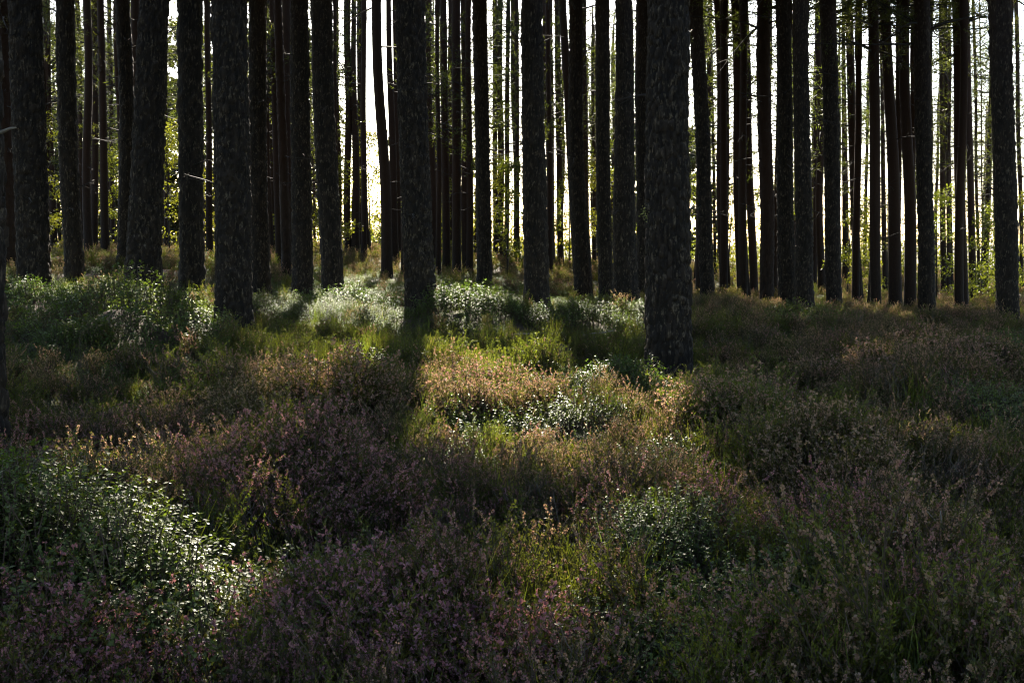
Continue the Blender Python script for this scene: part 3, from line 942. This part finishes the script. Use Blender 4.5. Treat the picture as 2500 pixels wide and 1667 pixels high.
def scatter(name, label, cat, pts, rot, scl, idx, attrs, temps):
    me = bpy.data.meshes.new(name)
    me.vertices.add(len(pts)); me.vertices.foreach_set('co', np.asarray(pts, np.float32).ravel())
    for an, ty, val in [('rot', 'FLOAT_VECTOR', rot), ('scl', 'FLOAT', scl), ('idx', 'INT', idx)] + [(k, 'FLOAT', v) for k, v in attrs.items()]:
        a = me.attributes.new(an, ty, 'POINT')
        a.data.foreach_set('vector' if ty == 'FLOAT_VECTOR' else 'value', np.asarray(val, np.int32 if ty == 'INT' else np.float32).ravel())
    o = link(name, me)
    o['kind'] = 'stuff'; tag(o, label, cat)
    ng = bpy.data.node_groups.new(name, 'GeometryNodeTree')
    ng.interface.new_socket('Geometry', in_out='INPUT', socket_type='NodeSocketGeometry')
    ng.interface.new_socket('Geometry', in_out='OUTPUT', socket_type='NodeSocketGeometry')
    N, Lk = ng.nodes, ng.links
    gi, go_ = N.new('NodeGroupInput'), N.new('NodeGroupOutput')
    ip = N.new('GeometryNodeInstanceOnPoints'); jn = N.new('GeometryNodeJoinGeometry')
    for t in temps:
        oi = N.new('GeometryNodeObjectInfo'); oi.inputs['Object'].default_value = t; oi.inputs['As Instance'].default_value = True
        Lk.new(oi.outputs['Geometry'], jn.inputs[0])
    def named(n_, ty):
        a = N.new('GeometryNodeInputNamedAttribute'); a.data_type = ty; a.inputs[0].default_value = n_
        return a.outputs[0]
    Lk.new(gi.outputs[0], ip.inputs['Points']); Lk.new(jn.outputs[0], ip.inputs['Instance'])
    ip.inputs['Pick Instance'].default_value = True
    Lk.new(named('idx', 'INT'), ip.inputs['Instance Index'])
    er = N.new('FunctionNodeEulerToRotation'); Lk.new(named('rot', 'FLOAT_VECTOR'), er.inputs[0])
    Lk.new(er.outputs[0], ip.inputs['Rotation'])
    Lk.new(named('scl', 'FLOAT'), ip.inputs['Scale'])
    Lk.new(ip.outputs[0], go_.inputs[0])
    md = o.modifiers.new('scatter', 'NODES'); md.node_group = ng
    return o

# ------------------------------------------------------------------ what grows where, on the 2352 px view: centre, half-axes, kind, strength
ZONES = [
    # lingonberry
    (210, 700, 300, 95, 'L', 3.5), (120, 780, 190, 70, 'L', 2.0), (430, 740, 90, 90, 'L', 2.5), (820, 698, 220, 46, 'L', 9.0), (1090, 698, 140, 46, 'L', 9.0), (1370, 718, 130, 40, 'L', 7.0),
    (1290, 965, 130, 45, 'L', 3.4), (1080, 985, 90, 34, 'L', 3.0), (1250, 885, 110, 40, 'L', 2.6), (1430, 860, 80, 45, 'L', 3.0), (860, 820, 90, 28, 'L', 1.6),
    (1450, 1065, 120, 38, 'L', 2.6), (1840, 728, 90, 40, 'L', 3.0), (2290, 930, 110, 150, 'L', 1.8), (2080, 755, 60, 25, 'L', 1.4), (2330, 790, 60, 40, 'L', 1.8),
    (170, 1260, 230, 130, 'L', 5.0), (360, 1380, 150, 120, 'L', 4.0), (480, 1470, 110, 70, 'L', 1.5), (1525, 1265, 90, 55, 'L', 3.5), (1900, 1000, 70, 30, 'L', 1.2),
    (1790, 1345, 90, 50, 'L', 1.5), (1470, 1520, 90, 50, 'L', 1.4), (600, 830, 110, 45, 'L', 1.2), (290, 900, 80, 60, 'L', 1.2), (2200, 1120, 90, 60, 'L', .7),
    # green shoots and grass
    (960, 795, 460, 62, 'G', 4.0), (1230, 815, 280, 55, 'G', 2.6), (600, 770, 120, 50, 'G', 2.0), (1330, 990, 250, 90, 'G', 1.5), (2000, 900, 350, 140, 'G', .8), (1650, 1300, 200, 120, 'G', .9), (2200, 1250, 200, 150, 'G', .8), (1660, 1000, 150, 90, 'G', 1.8), (520, 800, 160, 80, 'G', 1.0), (280, 930, 170, 60, 'G', 1.0),
    (1000, 1010, 120, 60, 'G', 1.0), (1680, 1480, 170, 100, 'G', 3.0), (1750, 1150, 90, 50, 'G', .9), (1900, 1000, 160, 120, 'G', .6), (2000, 1450, 300, 130, 'G', 1.5), (1250, 1350, 200, 100, 'G', 1.0), (700, 1250, 150, 60, 'G', .6),
    # faded tan heather
    (650, 950, 150, 70, 'T', 2.0), (790, 930, 110, 70, 'T', 2.2), (1120, 920, 170, 60, 'T', 3.6), (1390, 1000, 190, 70, 'T', 2.2), (1700, 950, 110, 60, 'T', 1.4), (1900, 1060, 140, 60, 'T', 1.4), (2000, 830, 330, 120, 'T', 1.2),
    (1400, 1130, 300, 60, 'T', .8), (300, 1080, 260, 90, 'T', 1.2), (2050, 1200, 300, 130, 'T', 1.0), (1380, 1250, 160, 80, 'T', .8),
    # heather in flower
    (760, 1130, 260, 110, 'P', 2.2), (110, 1470, 260, 160, 'P', 4.0), (780, 1450, 260, 130, 'P', 2.6), (1180, 1500, 160, 110, 'P', 1.8), (130, 1050, 220, 50, 'P', 1.2), (1130, 860, 70, 25, 'P', 1.0),
    (1900, 1200, 300, 120, 'P', 1.0), (2200, 1450, 250, 120, 'P', .9), (1050, 1260, 150, 90, 'P', 1.0), (2080, 850, 180, 50, 'P', .7),
]

def kinds(p):
    u, v = pix(p); u = np.nan_to_num(u / DS, nan=-9e3); v = np.nan_to_num(v / DS, nan=9e3)
    w = {k: np.zeros(len(p)) for k in 'LGTP'}
    for cx, cy, rx, ry, k, s in ZONES:
        w[k] += s * np.exp(-(((u - cx) / rx) ** 2 + ((v - cy) / ry) ** 2) * 1.1)
    n = lambda s, o: fbm(p[:, 0] * s + o, p[:, 1] * s + o * 2, 2)
    w['L'] *= .35 + 1.3 * n(.9, 3); w['G'] = (w['G'] + .50) * (.3 + 1.4 * n(.8, 13)); w['T'] = (w['T'] + .38) * (.3 + 1.4 * n(.8, 23)); w['P'] = (w['P'] + .14) * (.3 + 1.4 * n(.8, 33))
    w['L'] += .05
    return w

# ------------------------------------------------------------------ shrubs that stand out one by one (things)
def bake(temps, pts, rot, scl, idx):
    """joins copies of the templates: part -> (v, f)"""
    out = {}
    for p, a, s, i in zip(pts, rot, scl, idx):
        ca, sa = math.cos(a[2]), math.sin(a[2])
        tx, ty = a[0], a[1]
        Rz = np.array([[ca, -sa, 0], [sa, ca, 0], [0, 0, 1]])
        Rx = np.array([[1, 0, 0], [0, math.cos(tx), -math.sin(tx)], [0, math.sin(tx), math.cos(tx)]])
        Ry = np.array([[math.cos(ty), 0, math.sin(ty)], [0, 1, 0], [-math.sin(ty), 0, math.cos(ty)]])
        M = (Ry @ Rx @ Rz) * s
        for part, (v, f) in temps[i].items():
            if len(v) == 0: continue
            L = out.setdefault(part, [[], [], 0])
            L[0].append(v @ M.T + p); L[1].append(f + L[2]); L[2] += len(v)
    return {k: (np.concatenate(a), np.concatenate(b2)) for k, (a, b2, _) in out.items()}

def ground_hit(px, py, lift=.2):
    """ground point seen at photograph pixel (px, py), for plants about `lift` high"""
    ys = np.linspace(2.2, 60, 1400)
    P = np.stack([at(px, py, y) for y in ys])
    g = terrain(P[:, 0], P[:, 1]) + lift
    k = np.argmax(P[:, 2] < g)
    p = P[k]
    return p[0], p[1]

TAKEN = []      # (x, y, rx, ry): where a shrub stands, the ground cover stays thin

def shrub(name, label, cat, group, u, v, rx, ry, kind, n, smin, smax, bloom=.5, green=.4, dome=.08, seed=0):
    """a shrub about the point seen at (u, v) on the 2352 px view, rx by ry metres"""
    rng = np.random.default_rng(4000 + seed)
    x, y = ground_hit(u * DS, v * DS)
    near = y < 10.5
    T, mats = {'L': (LINGON_MID if near else LINGON_LOW, LM), 'H': (HEATHER_MID if near else HEATHER_LOW, HM), 'G': (GREENH_LOW, HM)}[kind]
    a = rng.uniform(0, 6.283, n); r_ = np.sqrt(rng.random(n))
    px = np.cos(a) * r_ * rx; py = np.sin(a) * r_ * ry
    bz = float(terrain(x, y))
    z = terrain(x + px, y + py) - bz + dome * np.maximum(0, 1 - r_ ** 2) - .015
    tilt = .45 * r_
    rot = np.stack([-tilt * np.sin(a) + rng.normal(0, .08, n), tilt * np.cos(a) + rng.normal(0, .08, n), rng.uniform(0, 6.283, n)], 1)
    geo = bake(T, np.stack([px, py, z], 1), rot, rng.uniform(smin, smax, n), rng.integers(0, len(T), n))
    root = bpy.data.objects.new(name, None); COL.objects.link(root); root.location = (x, y, bz); root.empty_display_size = .2
    tag(root, label, cat, group)
    for part, (vv, ff) in geo.items():
        at_ = {}
        if mats is HM:
            at_ = {'bloom': np.full(len(vv), bloom), 'green': np.full(len(vv), green)}
        link(part, np_mesh(part, vv, ff, [mats[part]], attr=at_), root)
    TAKEN.append((x, y, rx, ry))
    return root

LB, HB = 'lingonberry shrubs', 'heather bushes'
SHRUBS = [
    ('lingonberry_shrub', 'broad pale-leaved lingonberry mound filling the lower left corner above the purple heather', 'shrub', LB, 190, 1270, 1.05, .66, 'L', 200, 1.1, 1.45, .5, .4, .16),
    ('lingonberry_shrub', 'upper lobe of the lower-left mound, against the left edge', 'shrub', LB, 60, 1215, .5, .42, 'L', 70, 1.05, 1.4, .5, .4, .12),
    ('lingonberry_shrub', 'lower lobe of glossy lingonberry sloping right off the lower-left mound', 'shrub', LB, 390, 1410, .5, .4, 'L', 85, 1.0, 1.35, .5, .4, .14),
    ('lingonberry_shrub', 'dark domed shrub mound at left under the right-leaning thick pine', 'shrub', LB, 300, 690, 1.0, .8, 'L', 95, 1.2, 1.8, .5, .4, .22),
    ('lingonberry_shrub', 'sunlit shrub crest at left in front of the thick left pine', 'shrub', LB, 110, 690, .85, .7, 'L', 70, 1.1, 1.6, .5, .4, .14),
    ('lingonberry_shrub', 'bright leaf fringe lit from behind, left of the stout forward pine', 'shrub', LB, 445, 735, .5, .7, 'L', 52, 1.1, 1.5, .5, .4, .08),
    ('lingonberry_shrub', 'round dark green bush on the crest below the blue-grey pine', 'shrub', LB, 1840, 728, .72, .55, 'L', 60, 1.2, 1.7, .5, .4, .16),
    ('lingonberry_shrub', 'small lingonberry clump with sparkling top leaves, lower centre right', 'shrub', LB, 1525, 1255, .27, .22, 'L', 46, .85, 1.15, .5, .4, .22),
    ('lingonberry_shrub', 'sparkling shrub at the left foot of the largest pine', 'shrub', LB, 1425, 860, .42, .36, 'L', 40, 1.05, 1.4, .5, .4, .12),
    ('lingonberry_shrub', 'brightest sparkling clump in the middle of the sunlit patch', 'shrub', LB, 1300, 962, .42, .28, 'L', 46, .95, 1.25, .5, .4, .13),
    ('lingonberry_shrub', 'sunlit white-flecked clump left of the brightest one in the patch', 'shrub', LB, 1080, 985, .32, .24, 'L', 34, .95, 1.25, .5, .4, .13),
    ('lingonberry_shrub', 'pale flecked clump behind the pinkish heather at the top of the sunlit patch', 'shrub', LB, 1245, 886, .36, .26, 'L', 34, 1.0, 1.3, .5, .4, .12),
    ('lingonberry_shrub', 'white-topped shrub between the thick pine left of centre and the spreading-foot pine', 'shrub', LB, 830, 690, 1.1, .45, 'L', 70, 1.2, 1.7, .5, .4, .10),
    ('lingonberry_shrub', 'bright shrub right of the spreading-foot pine', 'shrub', LB, 1075, 692, .75, .42, 'L', 52, 1.2, 1.7, .5, .4, .12),
    ('lingonberry_shrub', 'bright shrub between the pale centre pine and the largest pine', 'shrub', LB, 1350, 715, .85, .42, 'L', 55, 1.1, 1.6, .5, .4, .08),
    ('lingonberry_shrub', 'small shrub of thin pale twigs amid the grass left of centre', 'shrub', LB, 860, 822, .45, .28, 'L', 26, .9, 1.3, .5, .4, .05),
    ('lingonberry_shrub', 'fresh green sprig bush on the right rim of the sunlit patch', 'shrub', LB, 1545, 1040, .20, .18, 'L', 18, .95, 1.3, .5, .4, .06),
    ('lingonberry_shrub', 'dark green lingonberry bank halfway up the right edge', 'shrub', LB, 2300, 950, .6, .6, 'L', 80, 1.0, 1.45, .5, .4, .18),
    ('lingonberry_shrub', 'large-leaved dark clump in the lower right, below the dead twigs', 'shrub', LB, 1790, 1340, .26, .22, 'L', 34, 1.0, 1.3, .5, .4, .14),
    ('lingonberry_shrub', 'pale lingonberry clump at the bottom edge right of the pink heather spikes', 'shrub', LB, 1450, 1510, .26, .2, 'L', 40, .85, 1.15, .5, .4, .14),
    ('lingonberry_shrub', 'small green clump against the right edge below the thick right-edge pine', 'shrub', LB, 2325, 800, .6, .5, 'L', 46, 1.1, 1.5, .5, .4, .14),
    ('heather_bush', 'bluish-mauve heather hump over the dark hollow, lower left of centre', 'heather', HB, 720, 1120, .62, .42, 'H', 42, .9, 1.2, .75, .15, .10),
    ('heather_bush', 'tan faded heather bush left of the sunlit patch', 'heather', HB, 640, 955, .55, .38, 'H', 34, .85, 1.1, .08, .35, .04),
    ('heather_bush', 'tall upright feathery tan heather spray beside the faded bush', 'heather', HB, 785, 925, .28, .22, 'H', 18, 1.15, 1.6, .05, .45, .10),
    ('heather_bush', 'pink-tipped heather catching the sun at the top of the lit patch', 'heather', HB, 1135, 890, .55, .32, 'H', 36, .75, 1.0, .45, .6, .03),
    ('heather_bush', 'golden heather tuft below and right of the largest pine', 'heather', HB, 1690, 960, .42, .30, 'H', 24, .9, 1.25, .1, .6, .06),
    ('heather_bush', 'peach-coloured heather tuft in the right middle ground', 'heather', HB, 1925, 1060, .38, .28, 'H', 22, .9, 1.2, .2, .3, .06),
    ('heather_bush', 'pink flowering heather with upright spikes at the bottom left of centre', 'heather', HB, 830, 1430, .34, .26, 'H', 30, .75, 1.05, .9, .4, .06),
    ('heather_bush', 'bright pink heather spikes at the bottom edge near the centre', 'heather', HB, 1210, 1510, .20, .16, 'H', 16, .75, 1.0, 1.0, .35, .04),
    ('heather_bush', 'purple heather bank in the bottom left corner', 'heather', HB, 110, 1480, .46, .26, 'H', 40, .7, 1.0, 1.0, .25, .06),
    ('heather_bush', 'lone sunlit heather sprig left of the mauve hump', 'heather', HB, 578, 1110, .09, .08, 'H', 5, .8, 1.1, .1, .7, .02),
    ('heather_bush', 'dusky red heather swell on the right slope below the broad brown pine', 'heather', HB, 2080, 840, 1.0, .6, 'H', 50, 1.0, 1.4, .38, .12, .10),
    ('heather_bush', 'dark leafy heather dome on the crest right of the largest pine', 'heather', HB, 1665, 690, .6, .45, 'G', 26, 1.2, 1.7, .2, .1, .14),
    ('heather_bush', 'dark heather dome at the foot of the half-hidden black pine left of the largest', 'heather', HB, 1455, 672, .5, .4, 'G', 22, 1.3, 1.8, .2, .15, .14),
    ('heather_bush', 'deep brown heather dome on the skyline beside the thick right-edge pine', 'heather', HB, 2215, 735, .9, .5, 'H', 36, 1.1, 1.5, .15, .08, .12),
    ('heather_bush', 'yellow-green heather clump at the bottom edge right of centre', 'heather', HB, 1680, 1480, .30, .24, 'H', 24, .75, 1.0, .2, .9, .06),
]
for k, s in enumerate(SHRUBS):
    shrub(*s, seed=k)

# ------------------------------------------------------------------ the ground cover (stuff)
def candidates(y0, y1, dens, seed):
    rng = np.random.default_rng(seed)
    hw = .50 * y1 + 1.2
    n = int(dens * 2 * hw * (y1 - y0))
    x = rng.uniform(-hw, hw, n); y = rng.uniform(y0, y1, n)
    k = np.abs(x) < .50 * y + 1.2
    return np.stack([x[k], y[k]], 1)

P2 = np.concatenate([candidates(1.9, 7, 72, 1), candidates(7, 13, 58, 2), candidates(13, 22, 36, 3), candidates(22, 36, 20, 4), candidates(36, 75, 5.5, 5)])
rng = np.random.default_rng(6)
P3 = np.column_stack([P2, terrain(P2[:, 0], P2[:, 1])])
ok = np.ones(len(P3), bool)
for t in trees:
    ok &= (P3[:, 0] - t['Pb'][0]) ** 2 + (P3[:, 1] - t['Pb'][1]) ** 2 > (t['rb'] * 1.15) ** 2
for x, y, rx, ry in TAKEN:
    ok &= ~((((P3[:, 0] - x) / rx) ** 2 + ((P3[:, 1] - y) / ry) ** 2 < 1.0) & (rng.random(len(P3)) < .93))
P3 = P3[ok]
w = kinds(P3 + np.array([0, 0, .2]))
keys = ['L', 'G', 'T', 'P']
Wm = np.stack([w[k] for k in keys], 1); Wm = Wm ** 1.6; Wm /= Wm.sum(1, keepdims=True)
pick = (np.cumsum(Wm, 1) < rng.random((len(P3), 1))).sum(1).clip(0, 3)
bare = fbm(P3[:, 0] * .7 + 60, P3[:, 1] * .7 + 60, 3)
sizev = np.clip(.85 + 1.0 * hummock(P3[:, 0], P3[:, 1]), .75, 1.1) * (.62 + .70 * fbm(P3[:, 0] * .9 + 80, P3[:, 1] * .9 + 80, 2))

def cover(name, label, cat, sel, temps, smin, smax, attrs):
    p = P3[sel]; n = len(p)
    rot = np.column_stack([rng.normal(0, .16, n), rng.normal(0, .16, n), rng.uniform(0, 6.283, n)])
    far_ = np.clip((p[:, 1] - 14) / 40, 0, 1)
    s = rng.uniform(smin, smax, n) * sizev[sel] * (1 + .6 * far_)
    scatter(name, label, cat, p - np.array([0, 0, .01]), rot, s, rng.integers(0, len(temps), n), {k: f(n) for k, f in attrs.items()}, temps)

gapm = (bare > .22) | (rng.random(len(P3)) < .5)
cover('lingonberry_cover', 'low glossy lingonberry leaves spread between the heather', 'lingonberry', (pick == 0), T_LINGON, .85, 1.35, {})
g_sel = (pick == 1) & gapm
half = rng.random(len(P3)) < .5
cover('grass', 'fine green grass and moss shoots between the heather', 'grass', g_sel & half, T_GRASS, .8, 1.25, {'green': lambda n: rng.uniform(0, 1, n)})
cover('green_heather', 'green heather shoots without flowers', 'heather', g_sel & ~half, T_GREENH, .8, 1.2, {'green': lambda n: rng.uniform(.5, 1.1, n), 'bloom': lambda n: rng.uniform(0, .3, n)})
deadm = rng.random(len(P3)) < .09
cover('dead_heather', 'bare grey-brown dead heather stems among the living plants', 'heather', (pick >= 2) & deadm, T_DEADH, .8, 1.25, {})
cover('faded_heather', 'faded tan and brown heather covering the forest floor', 'heather', (pick == 2) & gapm, T_HEATHER, .75, 1.2, {'green': lambda n: rng.uniform(0, .45, n), 'bloom': lambda n: rng.uniform(0, .3, n)})
cover('flowering_heather', 'mauve flowering heather covering the forest floor', 'heather', (pick == 3) & gapm, T_HEATHER, .7, 1.15, {'green': lambda n: rng.uniform(.05, .5, n), 'bloom': lambda n: rng.uniform(.45, 1.0, n)})

# ------------------------------------------------------------------ fallen twigs
def stick(label, u, v, pts, rad, material, name='fallen_stick', forks=()):
    x, y = ground_hit(u * DS, v * DS, .25)
    z = float(terrain(x, y)) + .25
    root = bpy.data.objects.new(name, None); COL.objects.link(root); root.location = (x, y, z); root.empty_display_size = .1
    g = Geo(); tube(g, pts, np.linspace(rad, rad * .55, len(pts)), 5)
    vv, ff = g.get(); link('stem', np_mesh('stem', vv, ff, [material], smooth=True), root)
    for fk in forks:
        g = Geo(); tube(g, fk, np.linspace(rad * .6, rad * .3, len(fk)), 4)
        vv, ff = g.get(); link('twig', np_mesh('twig', vv, ff, [material], smooth=True), root)
    tag(root, label, 'stick', 'fallen twigs in the heather')

S = 1 / 600.0
def P_(*a): return [np.array([x * S, d_, -y * S]) for x, y, d_ in a]
# the dead pine twig lying on the heather at lower right (drawn about the fork)
stick('pale dead forked branch sprawling on the heather at lower right', 2090, 1280, P_((-10, 20, .02), (20, -20, -.02), (45, -55, -.03), (62, -85, -.03), (66, -105, 0)), .0045, M_DEAD, 'fallen_branch',
      [P_((50, -62, -.03), (45, -90, -.05), (22, -115, -.04)), P_((0, 5, 0), (-8, -30, -.03), (-22, -60, -.05), (-40, -78, -.05), (-62, -80, -.04)), P_((-22, -60, -.05), (-16, -85, -.04), (-17, -105, -.04)),
       P_((-22, -60, -.05), (-45, -66, -.05), (-62, -62, -.06)), P_((-10, 18, .02), (30, 22, -.02), (55, 18, -.04), (80, -5, -.05), (100, -35, -.04)), P_((55, 18, -.04), (35, 2, -.06), (12, -14, -.06)),
       P_((50, -60, -.03), (62, -56, -.06), (75, -52, -.07)), P_((46, -54, -.03), (58, -46, -.06), (72, -44, -.06))])
stick('thin bent dead twig left of the forked branch at lower right', 1960, 1260, P_((60, 60, 0), (20, 20, -.03), (-10, -5, -.04), (-35, -30, -.05), (-62, -52, -.04)), .0036, M_DEAD, 'fallen_branch',
      [P_((-10, -5, -.04), (-4, -30, -.05), (2, -50, -.05)), P_((-10, -5, -.04), (-35, -8, -.06), (-66, -2, -.05)), P_((10, 12, -.03), (-20, 20, -.06), (-45, 24, -.05)), P_((20, 20, -.03), (5, 50, -.06), (-10, 75, -.05))])
stick('dark stick poking up at the front of the sunlit patch', 1300, 1065, P_((-60, 45, .05), (-30, 20, .02), (0, -2, 0), (30, -16, 0)), .0055, M_DARKWOOD)
stick('pale stick lying in the grass left of the largest pine', 1375, 772, [np.array([x, .0, z]) for x, z in ((-.22, .0), (-.08, .03), (.08, .04), (.2, .07))], .014, M_DEAD)
stick('pale stick lying in the grass below the pale centre pine', 1195, 772, [np.array([x, .0, z]) for x, z in ((-.2, .0), (0, .03), (.18, .03))], .012, M_DEAD)
stick('curved pale grass stalk at the edge of the lower-left mound', 590, 1390, [np.array([x, y, z]) for x, y, z in ((.08, 0, -.15), (.04, 0, -.02), (-.01, 0, .09), (-.06, 0, .12))], .0026, M_DEAD)

# the broken side branch on the left-edge trunk
root, ax, rad, base = EDGE
zs_ = at(4, 327, base[1])[2] - base[2]
g = Geo(); a = ax(zs_)
tube(g, [(0, 0, 0), (.05, -.02, .012), (.10, -.03, .03), (.135, -.03, .035)], [.014, .011, .008, .004], 5)
v, f = g.get(); o = link('branch_stub', np_mesh('branch_stub', v, f, [M_DEAD], smooth=True), root)
o.location = (a[0] + rad(zs_) * .93, a[1], zs_)
